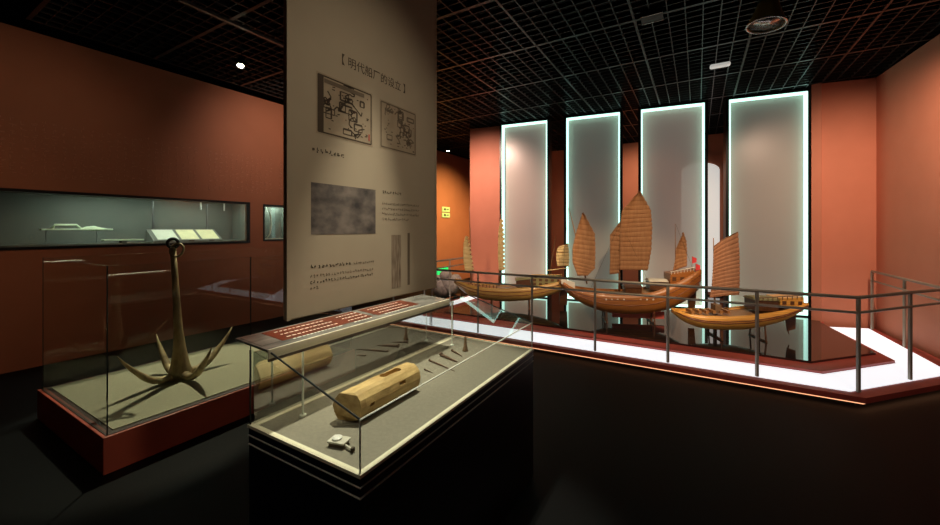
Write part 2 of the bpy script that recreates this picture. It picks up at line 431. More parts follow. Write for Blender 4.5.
def mast(root, P, u0, v0, u1, v1, y=0, r=.014, m='mast_wood'):
    a = P(u0,v0,y); b = P(u1,v1,y)
    return MB().tube([a, a.lerp(b,.5), b], [r, r*.8, r*.4], 8).build('mast', m, root, smooth=True)
def tower(root, P, u0, u1, vb, vt, w, name, mt, roof=None, wins=0, taper=.0, vt2=None):
    a = P(u0,vb); b = P(u1,vt); vt2 = vt if vt2 is None else vt2; b2 = P(u1,vt2)
    m = MB(); m.hexa([(a.x,-w,a.z),(b.x,-w,a.z),(b.x,w,a.z),(a.x,w,a.z)], [(a.x,-w,b.z),(b.x,-w,b2.z),(b.x,w,b2.z),(a.x,w,b.z)])
    o = m.build(name, mt, root, bevel=.004)
    if roof:
        MB().hexa([(a.x-.015,-w-.015,b.z),(b.x+.015,-w-.015,b2.z),(b.x+.015,w+.015,b2.z),(a.x-.015,w+.015,b.z)],
                  [(a.x-.01,-w*.5,b.z+.035),(b.x+.01,-w*.5,b2.z+.035),(b.x+.01,w*.5,b2.z+.035),(a.x-.01,w*.5,b.z+.035)]).build('roof', roof, root)
    if wins:
        L = b.x-a.x
        for k in range(wins):
            for rr in range(2 if wins > 3 else 1):
                x = a.x+L*(k+.5)/wins; zc = a.z+(b.z-a.z)*((.3,.72)[rr] if wins > 3 else .5); hh = abs(b.z-a.z)*(.13 if wins > 3 else .2)
                MB().box(x-L/wins*.25,x+L/wins*.25,-w-.006,-w+.003,zc-hh,zc+hh).build('window', 'wood_dark', o)
    return o

# centre ship
def ex_center(root, P, s):
    mast(root, P, 587,284, 568.6,206, y=0, r=.012)
    mast(root, P, 620,292, 620.5,222, y=.05, r=.018)
    mast(root, P, 676,275, 675.7,224, y=.02, r=.008)
    tower(root, P, 648,665, 289,281, .12, 'deck_house', 'wood_dark', roof='white_paint', wins=3)
    tower(root, P, 624,640, 292,287, .10, 'deck_house', 'wood_dark', roof='wood_dark', wins=2)
    tower(root, P, 667,690, 283,273, .15, 'stern_castle', 'hull_brown', roof=None, wins=3, vt2=269)
    m = MB()
    for k in range(8):
        a = P(668+k*3.1,273.5-k*.5,-.155); m.tube([a, a+Vector((0,0,.045))], .004, 5)
    a = P(667,270.8,-.155); b = P(691,266.4,-.155); m.tube([a,b], .006, 6)
    m.build('stern_railing', 'white_paint', root)
    a = P(560.5,282,0)
    MB().hexa([P(561,283,-.10),P(574,288,-.13),P(574,288,-.10),P(561,283,-.07)],[P(560,277,-.11),P(574,281.5,-.14),P(574,281.5,-.11),P(560,277,-.08)]).build('bow_panel', 'white_paint', root, label='white painted bow panel')
    for u in (603,608.5,614,620,636,642,648): 
        v = 296.5
        p = P(u, v, 0); MB().lathe([(.001,0),(.016,0),(.013,.012),(.001,.012)], (p.x,-.262,p.z), 10, Matrix.Rotation(PI/2,4,'X')).build('shield', 'white_paint', root)
    # flags
    for du, v0, v1 in ((689.5,256,272),(693,263,272)):
        a = P(du,v1,-.1); b = P(du,v0,-.1); pole = MB().tube([a,b], .003, 5).build('flag_pole', 'mast_wood', root)
        q = b; MB().add([(q.x,q.y,q.z),(q.x+.07,q.y+.02,q.z-.03),(q.x+.06,q.y-.01,q.z-.09),(q.x,q.y,q.z-.11)],[(0,1,2,3)]).build('flag', 'flag_red', pole).modifiers.new('t','SOLIDIFY').thickness = .003
    m = MB(); p = P(690,300,0); m.hexa([P(688,318,-.01),P(694,318,-.01),P(694,318,.01),P(688,318,.01)],[P(688,285,-.01),P(697,283,-.01),P(697,283,.01),P(688,285,.01)]); m.build('rudder', 'wood_dark', root)
    MB().box(P(612,0).x,P(664,0).x,-.02,.02,P(640,318).z,P(640,311).z).build('keel', 'dais_red', root, bevel=.004)
    m = MB()
    for (ua,va,ub,vb) in ((568.6,206,562,280),(620.5,222,650,285),(675.7,224,694,272),(620.5,222,590,290)):
        m.tube([P(ua,va,0),P(ub,vb,.0)], .0016, 4)
    m.build('rigging', 'ink', root)
hull_c = [(560,279,283,.06),(566,284,291,.13),(574,288,298,.19),(588,290.5,305.5,.24),(605,292,311,.26),(628,292.5,313,.265),(650,290,312,.255),(668,283,308,.24),(682,276,301,.21),(692,270.5,294,.18),(696,268.5,288,.165)]
sails_c = [
 dict(l=[(577,275),(572,262),(572,248),(576,231),(581.5,214)], r=[(587,275),(594,268),(594.5,250),(594,234),(583,213)], y=-.06, m='sail_brown', n=14, c=.05),
 dict(l=[(619,269.5),(619,250),(619.5,230),(621.5,211),(638,192)], r=[(647,270),(650.5,250),(651.5,228),(650,210),(639.5,191)], y=-.02, m='sail_brown', n=17, c=.07),
 dict(l=[(609.5,274),(610,262),(610,250),(610,235),(620,222)], r=[(619,273),(619,262),(619,250),(619,236),(620.5,221.5)], y=.0, m='sail_brown', n=12, c=.02, sc=.1),
 dict(l=[(673,271),(675,262),(676.5,248),(680,240),(683,234)], r=[(687,266),(687,258),(687,250),(686.5,241),(683.6,232.5)], y=.02, m='sail_brown', n=10, c=.03),
]
make_ship(628, 6.2, math.radians(-9), 'large dark brown model junk with tall brown fan sail, in the middle', hull_c, 'hull_brown', sails_c, ex_center)

# left ship
def ex_left(root, P, s):
    mast(root, P, 471,284, 469.5,206, y=0, r=.014)
    mast(root, P, 499,286, 500.5,214, y=.04, r=.016)
    mast(root, P, 549,279, 556,236, y=.03, r=.010)
    MB().tube([P(546,270,-.08), P(569,267.5,-.08)], .009, 6).build('boom', 'sail_bamboo', root)
    tower(root, P, 516,530, 286,280, .15, 'deck_house', 'wood_dark', roof='castle_green', wins=3, vt2=278)
    tower(root, P, 531,560, 285,276.5, .20, 'stern_castle', 'castle_green', wins=5, vt2=275.5)
    m = MB()
    for k in range(11):
        a = P(531+k*2.9,276,-.20); m.tube([a, a+Vector((0,0,.05))], .005, 5)
    m.tube([P(531,273.4,-.20), P(561,273.4,-.20)], .007, 6); m.build('stern_railing', 'hull_olive', root)
    for k in range(9):
        a = P(470+k*3.4,285.5+.3*k,-.20); MB().tube([a, a+Vector((0,0,.07))], .007, 5).build('stanchion', 'wood_dark', root)
    MB().hexa([P(560,305,-.01),P(567,305,-.01),P(567,305,.01),P(560,305,.01)],[P(559,284,-.01),P(568,281,-.01),P(568,281,.01),P(559,284,.01)]).build('rudder', 'wood_dark', root)
hull_l = [(455,279.5,282,.06),(461,281,289,.14),(470,283.5,294.5,.21),(484,286,298.5,.26),(505,287,300.5,.27),(525,286,299.5,.27),(543,283.5,296.5,.25),(556,281,292,.22),(565,279,287.5,.19)]
sails_l = [
 dict(l=[(465.5,270),(464,262),(463.5,252),(464,243),(465.5,237)], r=[(472,270),(471,262),(469.5,252),(468,243),(466.5,236)], y=-.05, m='sail_bamboo', n=9, c=.03, sc=2.6, bm='sail_bamboo'),
 dict(l=[(499,270),(498,258),(498,246),(498.5,232),(500,220)], r=[(503.5,270),(503,258),(503,246),(502.5,232),(501.5,219)], y=-.03, m='sail_bamboo', n=12, c=.03, sc=1.9, bm='sail_bamboo'),
 dict(l=[(557,266),(556,260),(556,254),(556.5,249),(558,246.5)], r=[(568,266),(568.5,260),(568.5,254),(568,248),(567.5,243.5)], y=-.05, m='sail_bamboo', n=7, c=.03, sc=.5, bm='mast_wood'),
]
make_ship(512, 7.3, math.radians(-6), 'olive yellow model junk with narrow bamboo coloured sails, leftmost', hull_l, 'hull_olive', sails_l, ex_left)

# right ship
def ex_right(root, P, s):
    mast(root, P, 716,314, 714.5,238, y=.03, r=.013)
    tower(root, P, 750,772, 309,299, .14, 'deck_house', 'wood_dark', roof='castle_green', wins=4, vt2=299)
    tower(root, P, 773,796, 305,297, .15, 'stern_castle', 'hull_yellow', wins=3, vt2=295.5)
    m = MB()
    for k in range(10):
        a = P(751+k*4.7,299.5-k*.3,-.165); m.tube([a, a+Vector((0,0,.055))], .005, 5)
    m.tube([P(751,296,-.165), P(797,293,-.165)], .007, 6); m.build('stern_railing', 'peg_wood', root)
    m = MB()
    for k in range(6):
        x = P(690+k*7,311.5,0); m.box(x.x-.018,x.x+.018,-.10,.10,x.z-.01,x.z+.028)
    m.build('hatch_beam', 'deck_wood', root)
    m = MB(); m.box(P(713,0).x,P(719,0).x,-.07,.07,P(716,312).z,P(716,304).z); m.build('mast_step', 'peg_wood', root, bevel=.004)
    m = MB(); m.tube([P(787,307,0),P(786,318,0),P(787,328,0),P(789,334,0)], [.012,.010,.008,.006], 6).build('rudder_post', 'wood_dark', root)
    MB().hexa([P(787,331,-.008),P(795,329,-.008),P(795,329,.008),P(787,331,.008)],[P(786,312,-.008),P(796,310,-.008),P(796,310,.008),P(786,312,.008)]).build('rudder', 'wood_dark', root)
hull_r = [(673.5,309.5,312,.05),(677,310.5,316,.11),(684,312,321,.18),(697,313,326,.23),(717,313.2,328,.25),(738,312,327.5,.255),(756,310,324.8,.245),(774,307.5,320.5,.22),(788,304.5,314,.19),(799,301,307,.155)]
sails_r = [
 dict(l=[(709,297),(711,285),(712,272),(712.5,260),(713,246.5)], r=[(738,294),(738.5,280),(738.5,265),(738,250),(736.8,232)], y=-.02, m='sail_rust', n=15, c=.05, sc=.4),
]
make_ship(737, 5.25, math.radians(-8), 'yellow hulled model junk with one square rust brown sail, rightmost', hull_r, 'hull_yellow', sails_r, ex_right, wales=(.3,.42))

# grey lumpy carved object left of the left ship
gc = empty('grey_sculpture', (-.55,9.30,0), 0, 'pale grey lumpy sculpture on the floor left of the leftmost model ship', 'sculpture')
def blob(mb, c, r, sq=(1,1,1), seed=0):
    rnd = random.Random(seed); n, k = 16, 10; vs = []
    for i in range(k+1):
        a = PI*i/k
        for j in range(n):
            b = 2*PI*j/n; rr = r*(1+.12*math.sin(3*b+seed)*math.sin(2*a)+.05*rnd.uniform(-1,1)*(0 < i < k))
            vs.append((c[0]+rr*sq[0]*math.sin(a)*math.cos(b), c[1]+rr*sq[1]*math.sin(a)*math.sin(b), c[2]+rr*sq[2]*math.cos(a)))
    mb.add(vs, [(i*n+j, i*n+(j+1)%n, (i+1)*n+(j+1)%n, (i+1)*n+j) for i in range(k) for j in range(n)])
m = MB()
for i,(c,r,q) in enumerate([((-.12,0,.22),.22,(1,.7,1)),((.08,0,.30),.24,(1,.7,1)),((.22,.02,.38),.16,(.9,.8,1.1)),((-.02,0,.52),.14,(1.1,.9,.9)),((-.22,0,.42),.12,(.8,.8,1))]): blob(m, c, r, q, i+2)
m.build('carved_stone', 'stone_grey', gc, smooth=True)
MB().box(-.3,.32,-.18,.18,0,.06).build('base', 'frame_dark', gc)

# ------------------------------------------------------------ anchor case
ac = empty('anchor_showcase', (-2.45,2.572,0), -TH, 'red low plinth with beige top and open glass walls standing round the old anchor', 'display case')
PL = 2.2; PW = 1.53
MB().box(-PW,0,0,PL,0,.25).build('plinth', 'plinth_red', ac, bevel=.004)
MB().box(-PW+.02,-.02,.02,PL-.02,.2505,.254).build('dark_border', 'dark_edge', ac)
MB().box(-PW+.07,-.07,.07,PL-.07,.2545,.262).build('beige_pad', 'pad_beige', ac, label='beige fabric display surface')
GT = 1.40
for a in ((-.034,-.026,.03,1.0),(-.034,-.026,1.006,PL-.03),(-PW+.026,-PW+.034,.03,1.0),(-PW+.026,-PW+.034,1.006,PL-.03),(-PW+.036,-.036,.026,.034),(-PW+.036,-.036,PL-.034,PL-.026)):
    MB().box(a[0],a[1],a[2],a[3],.2545,GT).build('glass_pane', 'glass', ac)
m = MB()
for (x, y) in ((-.031,.029),(-.031,1.003),(-PW+.031,.029),(-.031,PL-.03)):
    MB().box(x-.004,x+.004,y-.003,y+.003,.2545,GT).build('glass_joint', 'frame_dark', ac)

an = empty('iron_anchor', (-2.70,3.59,.262), 0, 'old golden brown iron grapnel anchor with four curved flukes standing upright in the left case', 'anchor')
top = Vector((-.085,.02,1.22))
MB().tube([(0,0,.0),(0,0,.05),(-.003,0,.12),(-.010,.003,.26),(-.025,.006,.45),(-.055,.013,.85),top], [.085,.105,.085,.058,.040,.030,.025], 10, flat=.85).build('shank', 'iron_gold', an, smooth=True)
for (dx, dy) in ((-.16,-.47),(.18,.49),(-.38,.19),(.45,-.24)):
    d = Vector((dx,dy,0)); pts = []; rs = []
    for k in range(11):
        t = k/10
        pts.append(d*(.05+.95*t) + Vector((0,0,.055-.03*math.sin(PI*min(t*1.4,1))+.30*t**2.6)))
        rs.append(.038*(1-t)**.6*(1 if t < .9 else .8)+.004 + (.006*math.sin(PI*t)))
    MB().tube(pts, rs, 8, flat=.8).build('fluke', 'iron_gold', an, smooth=True)
MB().torus(top+Vector((0,0,.035)), .042, .014, Matrix.Rotation(PI/2,4,'X')@Matrix.Rotation(.4,4,'Y')).build('eye', 'iron_dark', an, smooth=True)
MB().torus(top+Vector((.045,-.01,-.03)), .062, .010, Matrix.Rotation(PI/2-.25,4,'X')@Matrix.Scale(1.15,4,(0,0,1))).build('ring', 'iron_gold', an, smooth=True)

# ------------------------------------------------------------ foreground showcase
fc = empty('table_showcase', (-.356,1.247,0), -TH, 'dark navy table showcase with cream framed deck and sloping glass top in the foreground', 'display case')
Wd, Ln, DZ = .645, 1.54, .85
MB().box(-Wd+.004,-.004,.004,Ln-.004,.0,DZ-.082).build('cabinet', 'navy', fc, bevel=.002)
MB().box(-Wd+.004,-.004,.004,Ln-.004,DZ-.074,DZ-.046).build('upper_cabinet', 'navy', fc)
MB().box(-Wd+.004,-.004,.004,Ln-.004,DZ-.0395,DZ-.012).build('upper_cabinet', 'navy', fc)
for z in (DZ-.0815, DZ-.0455):
    MB().box(-Wd+.002,-.002,.002,Ln-.002,z,z+.003).build('metal_line', 'line_pale', fc)
    MB().box(-Wd+.01,-.01,.01,Ln-.01,z+.003,z+.0075).build('shadow_gap', 'navy', fc)
m = MB(); b = .022; zz0, zz1 = DZ-.0115, DZ
m.box(-Wd,0,0,b,zz0,zz1).box(-Wd,0,Ln-b,Ln,zz0,zz1).box(-Wd,-Wd+.04,b,Ln-b,zz0,zz1).box(-b,0,b,Ln-b,zz0,zz1)
m.build('deck_frame', 'cream', fc)
MB().box(-Wd+.0405,-b-.0005,b+.0005,Ln-b-.0005,zz0,zz1-.003).build('display_deck', 'deck_gray', fc, label='grey fabric deck')
# glass
XB = -.505; ZB = 1.165; ZL = 1.02
g0 = -.012; 
MB().box(g0-.003,g0+.003,.012,Ln-.012,DZ+.0005,ZL).build('glass_pane', 'glass', fc)                        # low right
for ya in (.012, Ln-.012):
    MB().hexa([(-Wd+.012,ya-.003,DZ+.0005),(g0-.004,ya-.003,DZ+.0005),(g0-.004,ya+.003,DZ+.0005),(-Wd+.012,ya+.003,DZ+.0005)],
              [(-Wd+.012,ya-.003,ZB-.012),(g0-.004,ya-.003,ZL),(g0-.004,ya+.003,ZL),(-Wd+.012,ya+.003,ZB-.012)]).build('glass_pane', 'glass', fc)
MB().box(-Wd+.012,-Wd+.018,.018,Ln-.018,DZ+.0005,ZB-.02).build('back_pane', 'glass_mirrorish', fc, label='tinted reflecting back glass')
MB().hexa([(XB,.012,ZB-.004),(g0,.012,ZL+.001),(g0,Ln-.012,ZL+.001),(XB,Ln-.012,ZB-.004)],[(XB,.012,ZB+.001),(g0,.012,ZL+.006),(g0,Ln-.012,ZL+.006),(XB,Ln-.012,ZB+.001)]).build('sloping_top_glass', 'glass', fc)
for ya in (.010, Ln-.010):
    MB().tube([(XB,ya,ZB+.001),(g0,ya,ZL+.006)], .0038, 6).build('glass_edge', 'frame_dark', fc)
MB().tube([(g0,.01,ZL+.004),(g0,Ln-.01,ZL+.004)], .0030, 6).build('glass_edge', 'glass_pale', fc)
for ya in (.010, Ln-.010):
    MB().tube([(g0+.001,ya,DZ),(g0+.001,ya,ZL+.006)], .0034, 6).build('corner_post', 'glass_pale', fc)
for ya in (.165, 1.33):
    m = MB(); m.lathe([(.014,DZ-.003),(.014,DZ+.004),(.0045,DZ+.006),(.0045,ZB-.02),(.009,ZB-.018),(.009,ZB-.012)], (XB-.012,ya,0), 14)
    m.build('support_post', 'glass_pale', fc, smooth=False)
MB().tube([(-Wd+.008,.008,DZ),(-Wd+.008,.008,ZB-.01)], .004, 6).build('corner_post', 'frame_dark', fc)
# reading board on top
XR = -.735; BL = 1.27; zf = ZB+.012; zr = ZB+.025
MB().hexa([(XR,.0,zr-.010),(XB,.0,zf-.010),(XB,BL,zf-.010),(XR,BL,zr-.010)],[(XR,.0,zr),(XB,.0,zf),(XB,BL,zf),(XR,BL,zr)]).build('reading_board', mat('board_grey', (.25,.24,.21), .2, c2=(.10,.10,.09), scale=16, stretch=(1,.4,1), detail=6), fc, bevel=.002)
def bz(x): return zf+(zr-zf)*(x-XB)/(XR-XB)
bd = fc.children[-1]
def bquad(x0,x1,y0,y1,h=.0015,name='print',mt='ink'):
    return MB().hexa([(x0,y0,bz(x0)+.0003),(x1,y0,bz(x1)+.0003),(x1,y1,bz(x1)+.0003),(x0,y1,bz(x0)+.0003)],[(x0,y0,bz(x0)+h),(x1,y0,bz(x1)+h),(x1,y1,bz(x1)+h),(x0,y1,bz(x0)+h)]).build(name, mt, bd)
mat('board_brown', (.20,.04,.02), .25, c2=(.10,.022,.012), scale=7)
bquad(XR+.02,XB-.055,.10,.62,mt='board_brown',name='brown_print')
bquad(XR+.02,XB-.055,.66,1.02,mt='board_brown',name='brown_print')
bquad(XR+.02,XB-.055,.01,.095,mt='board_grey',name='grey_print')
for (ya,yb) in ((.14,.40),(.48,.60),(.70,.95)):
    for k in range(4):
        x = XR+.05+k*.045; m = MB(); y = ya
        while y < yb:
            w = random.uniform(.008,.02); m.hexa([(x,y,bz(x)+.0016),(x+.008,y,bz(x)+.0016),(x+.008,y+w,bz(x)+.0016),(x,y+w,bz(x)+.0016)],[(x,y,bz(x)+.0022),(x+.008,y,bz(x)+.0022),(x+.008,y+w,bz(x)+.0022),(x,y+w,bz(x)+.0022)]); y += w+.008
        m.build('text_marks', 'paper_white', bd)
MB().box(XB+.0005,XB+.008,0,BL,zf-.034,zf+.001).build('front_rim', 'cream', fc)
MB().box(XB+.0005,XB+.009,0,BL,zf-.046,zf-.0345).build('rim_lower_strip', 'dark_edge', fc)  # dark lower strip of the front rim
MB().box(XB-.05,XB-.03,.06,BL-.05,zf-.0105-.006,zf-.0105).build('light_strip', 'led_deck', fc, label='warm light strip under the board')

def c1(u, v, z=DZ-.003): return at_z(u, v, z)
# wooden log
lg = empty('wooden_log', tuple(Vector((-.356,1.247,DZ-.0025))+Vector((-.305*CT+.235*ST, .305*ST+.235*CT, 0))), -TH, 'thick yellow brown hollowed timber with a slot on top in the foreground case', 'timber')
rl = .067; Ll = .39; nseg = 14; m = MB(); vs = []
prof = [0,28,52,68,112,128,150,180,205,235,262,278,305,332]
rnd = random.Random(3)
jit = [rnd.uniform(-.05,.05) for _ in prof]
for i in range(nseg+1):
    y = Ll*i/nseg
    for j, a in enumerate(prof):
        r = rl*(1+jit[j]+.02*math.sin(i*1.1+j*2)+rnd.uniform(-.012,.012))
        if a in (68,112): r *= .97
        if i == 0: r *= .95
        aa = math.radians(a); yy = y + (-.035 if (i == 0 and 90 < a < 250) else 0)
        vs.append((r*math.cos(aa)*1.0, yy, rl+max(-rl, r*math.sin(aa))))
n = len(prof)
fs = [(i*n+j, i*n+(j+1)%n, (i+1)*n+(j+1)%n, (i+1)*n+j) for i in range(nseg) for j in range(n)] + [list(range(n)), list(range(nseg*n,(nseg+1)*n))[::-1]]
body = m.add(vs, fs).build('log_body', 'log_wood', lg)
cm = MB().box(-.015,.020,.20,.29,rl*1.35,rl*3); cm.lathe([(.021,rl*1.3),(.021,rl*3)], (0,.20,0), 12); cm.lathe([(.019,rl*1.3),(.019,rl*3)], (.004,.285,0), 12)
cut = cm.build('cutter', 'log_wood', lg)
me = cut.data
bm = bmesh.new(); bm.from_mesh(me); bmesh.ops.recalc_face_normals(bm, faces=bm.faces); bm.to_mesh(me); bm.free()
cuts = [cut, MB().box(.045,.09,.05,.075,rl*.85,rl*1.05).build('cutter2','log_wood',lg), MB().box(.04,.09,.24,.28,rl*1.15,rl*1.42).build('cutter3','log_wood',lg)]
for c in cuts:
    bo = body.modifiers.new('b','BOOLEAN'); bo.operation = 'DIFFERENCE'; bo.solver = 'EXACT'; bo.use_self = True; bo.object = c
bpy.context.view_layer.update()
dg = bpy.context.evaluated_depsgraph_get()
nm = bpy.data.meshes.new_from_object(body.evaluated_get(dg))
body.modifiers.clear(); body.data = nm
for c in cuts: bpy.data.objects.remove(c)

# pale fitting
p = c1(339,445); ft = empty('metal_fitting', (p.x,p.y,DZ-.0025), -TH+.25, 'small pale square fitting with a short rod at the near corner of the foreground case', 'fitting')
MB().box(-.036,.036,-.026,.026,.014,.022).build('plate', 'pale_plastic', ft, bevel=.003)
MB().box(-.030,.030,-.02,.02,0,.0135).build('foot', 'ink_soft', ft)
MB().lathe([(.019,.0225),(.019,.028),(.012,.031),(.004,.031)], (-.008,.0,0), 16).build('disc', 'fixture_white', ft)
MB().tube([(.037,-.012,.010),(.072,-.028,.010)], .0045, 8).build('rod', 'pale_plastic', ft)
MB().box(.072,.082,-.035,-.022,.002,.018).build('rod_end', 'ink', ft)
# iron nails
for (a, b, w, lb) in (((424.7,370.3),(432.7,373.3),.004,'tiny faint rusty nail nearest the yellow timber'),
                  ((429.3,361.3),(454.7,371.7),.006,'longest thin rusty iron nail on the grey deck'),
                  ((440.7,356.3),(457.3,362.7),.010,'thick rusty iron spike with broad head on the grey deck'),
                  ((452,351.7),(462,356.7),.007,'short dark iron spike nearest the standing peg')):
    A_ = c1(*a); B_ = c1(*b); A_.z = B_.z = DZ-.003+w*1.02; d = B_-A_; L = d.length
    nl = empty('iron_nail', tuple(Vector((A_.x,A_.y,DZ-.0025))), math.atan2(d.y,d.x), lb, 'nail', 'iron nails on the case deck')
    MB().tube([(w,0,w),(L*.5,0,w*.9),(L,0,w*.4)], [w*.9,w*.7,w*.25], 6).build('nail_shaft', 'rust', nl)
    MB().lathe([(w*1.2,-w*.5),(w*1.35,0),(w*1.0,w*.5)], (w*.5,0,w*1.35), 10, Matrix.Rotation(PI/2,4,'Y')).build('nail_head', 'rust', nl)
p = c1(465.3,351)
pg = empty('standing_peg', (p.x,p.y,DZ-.0025), 0, 'small brown tapered peg standing upright at the far end of the foreground case', 'peg')
MB().lathe([(.020,0),(.018,.008),(.012,.03),(.009,.06),(.0085,.09),(.006,.094)], (0,0,0), 14).build('peg_body', 'peg_wood', pg, smooth=True)

# ------------------------------------------------------------ banner
BX, BY = -.936, 1.887
bn = empty('hanging_banner', (BX,BY,1.19), -TH, 'tall beige information banner with ship plans and photo hanging above the foreground case', 'banner')
BWd = 1.32; BH = 4.0-1.19
tT = math.tan(TH)
def bp(u, v):
    k = (u-CX)/F; Y = (BX-tT*BY)/(k-tT); return ((Y-BY)/CT, H-(v-HY)/F*Y-1.19)
m = MB(); m.box(-.03,0,.04,BWd,0,BH)
m.build('banner_cloth', 'banner_cloth', bn, bevel=.006)
m = MB(); m.tube([(-.015,.0,BH-.01),(-.015,BWd,BH-.01)], .018, 10); m.build('top_bar', 'black_metal', bn)
m = MB(); m.box(.0006,.003,.04,.06,0,BH-.04).box(.0006,.003,BWd-.02,BWd,0,BH-.04); m.build('hem', 'banner_cloth', bn)
def quad(s0,s1,za,zb,name,mt,h=.0007,h0=.0003,par=None): return MB().box(h0,h,s0,s1,za,zb).build(name, mt, par or bn)
# title as real characters between lenticular brackets
def text(body, s, z, size, mt, name, wmax):
    cu = bpy.data.curves.new(name, 'FONT'); cu.body = body; cu.size = size; cu.extrude = .0003; cu.align_x = 'LEFT'
    tmp = bpy.data.objects.new('tmp', cu); col.objects.link(tmp); bpy.context.view_layer.update()
    me = bpy.data.meshes.new_from_object(tmp.evaluated_get(bpy.context.evaluated_depsgraph_get()))
    bpy.data.objects.remove(tmp); me.materials.clear(); me.materials.append(M_[mt])
    o = bpy.data.objects.new(name, me); col.objects.link(o); o.parent = bn
    xs = [v.co.x for v in me.vertices]; L = max(xs)-min(xs); f = wmax/L
    o.matrix_local = Matrix.Translation((.0007,s,z)) @ Matrix(((0,0,1,0),(1,0,0,0),(0,1,0,0),(0,0,0,1))) @ Matrix.Diagonal((f,f,1,1)) @ Matrix.Translation((-min(xs),0,0))
    return o
sa, za = bp(342,61); sb, zb = bp(405,86)
try: text('【 明代船厂的设立 】', sa, (za+zb)/2-.03, .1, 'ink', 'title_text', sb-sa)
except Exception as e: print('text failed', e)
print('title', sa, sb, za, zb)
def marks(s0, s1, z, h, mt, name, dens=1.0, par=None):
    m = MB(); s = s0
    while s < s1-h*.5:
        for q in range(4):
            a = s+random.uniform(0,h*.5); b = z+random.uniform(0,h*.7)
            if random.random() < .55: m.box(.0003,.0007,a,min(a+random.uniform(.3,.55)*h,s1),b,b+h*.2)
            else: m.box(.0003,.0007,a,a+h*.2,b,b+random.uniform(.25,.5)*h)
        s += h*1.08/dens
    return m.build(name, mt, par or bn)
# plan drawing 1
def plan(u0,v0,u1,v1,ub,vb, seed, mt, name):
    s0, z1 = bp(u0,v0); s1, _ = bp(u1,v1); _, z0 = bp(ub,vb)
    paper = quad(s0-.012,s1+.012,z0-.012,z1+.012,name,'print_paper',h=.0006)
    rnd = random.Random(seed); m = MB(); w = s1-s0; h = z1-z0; T = .0008; U = .0011
    def seg(a, b, c, d, t=.008):
        a = s0+a*w; c = s0+c*w; b = z0+b*h; d = z0+d*h
        dx, dz = c-a, d-b; L = math.hypot(dx,dz) or 1e-6; nx, nz = -dz/L*t/2, dx/L*t/2
        m.add([(T,a+nx,b+nz),(T,c+nx,d+nz),(T,c-nx,d-nz),(T,a-nx,b-nz),(U,a+nx,b+nz),(U,c+nx,d+nz),(U,c-nx,d-nz),(U,a-nx,b-nz)],
              [(0,3,2,1),(4,5,6,7),(0,1,5,4),(1,2,6,5),(2,3,7,6),(3,0,4,7)])
    for q in ((0,0,1,0),(1,0,1,1),(1,1,0,1),(0,1,0,0)): seg(*q)
    # rooms, walls, small wiggles
    for k in range(10):
        a = rnd.uniform(.06,.8); b = rnd.uniform(.05,.8); c = rnd.uniform(.08,.22); d = rnd.uniform(.08,.2)
        for q in ((a,b,a+c,b),(a+c,b,a+c,b+d),(a+c,b+d,a,b+d),(a,b+d,a,b)): seg(*[min(x,.98) for x in q], t=rnd.choice((.006,.011)))
    for k in range(9):
        x = rnd.uniform(.1,.9); y = rnd.uniform(.1,.9)
        for j in range(9):
            nx_ = min(max(x+rnd.uniform(-.1,.1),.02),.98); ny = min(max(y+rnd.uniform(-.1,.1),.02),.98); seg(x,y,nx_,ny,.008); x, y = nx_, ny
    for k in range(40):
        a = rnd.uniform(.05,.95); b = rnd.uniform(.05,.95); seg(a,b,min(a+rnd.uniform(.01,.05),.98),b+rnd.uniform(-.01,.01),.006)
    m.build('line_drawing', mt, paper)
    return paper, s0, s1, z0, z1
pp, s0_, s1_, za_, zb_ = plan(318,73.5,371,94,318,131,11,'ink','plan_print')
w_ = s1_-s0_; MB().box(.0013,.0016,s0_,s0_+w_*.09,za_,zb_).build('dark_margin', 'ink', pp)
MB().box(.0013,.0016,s0_+w_*.1,s1_-w_*.15,zb_-.035,zb_-.012).build('dark_margin', 'ink_soft', pp)
MB().box(.0013,.0016,s1_-w_*.06,s1_-w_*.03,za_+.02,za_+.06).build('red_seal', 'stamp_red', pp)
plan(381,101,415,115,381,146,23,'ink_soft','plan_print')
sa, za = bp(311.5,146.4); sb, _ = bp(344,152); marks(sa, sb, za-.028, .026, 'ink', 'caption_text')
# photo print
sa, zt = bp(311,182); sb, _ = bp(375.5,189); _, zb_ = bp(310,234.5)
quad(sa,sb,zb_,zt,'photo_print','print_photo')
# right caption and lines
s2, z2 = bp(382,190); s3, _ = bp(402,193); marks(s2,s3,z2-.022,.022,'ink','caption_text')
s3, _ = bp(419,203)
for k in range(4): marks(s2, s3 if k < 3 else s2+(s3-s2)*.7, z2-.075-k*.034-.02, .018, 'ink_soft', 'body_text')
# timber prints
for (ua,ub,va,vb) in ((391.5,401,235,288.7),(407.5,409.8,233,285)):
    sa, zt = bp(ua,va); sb, _ = bp(ub,va); _, zb_ = bp(ua,vb); quad(sa,sb,zb_,zt,'timber_print','print_timber' if ub-ua > 5 else 'ink_soft')
# bottom caption and lines
sa, zt = bp(310,265.5); sm, _ = bp(351,263); sb, _ = bp(374,260)
marks(sa, sm, zt-.02, .022, 'ink', 'caption_text'); marks(sm+.02, sb, zt-.02, .016, 'ink_soft', 'body_text')
for k in range(3): marks(sa, sb if k < 2 else sa+(sb-sa)*.13, zt-.068-k*.032, .018, 'ink_soft' if k != 1 else 'ink', 'body_text')

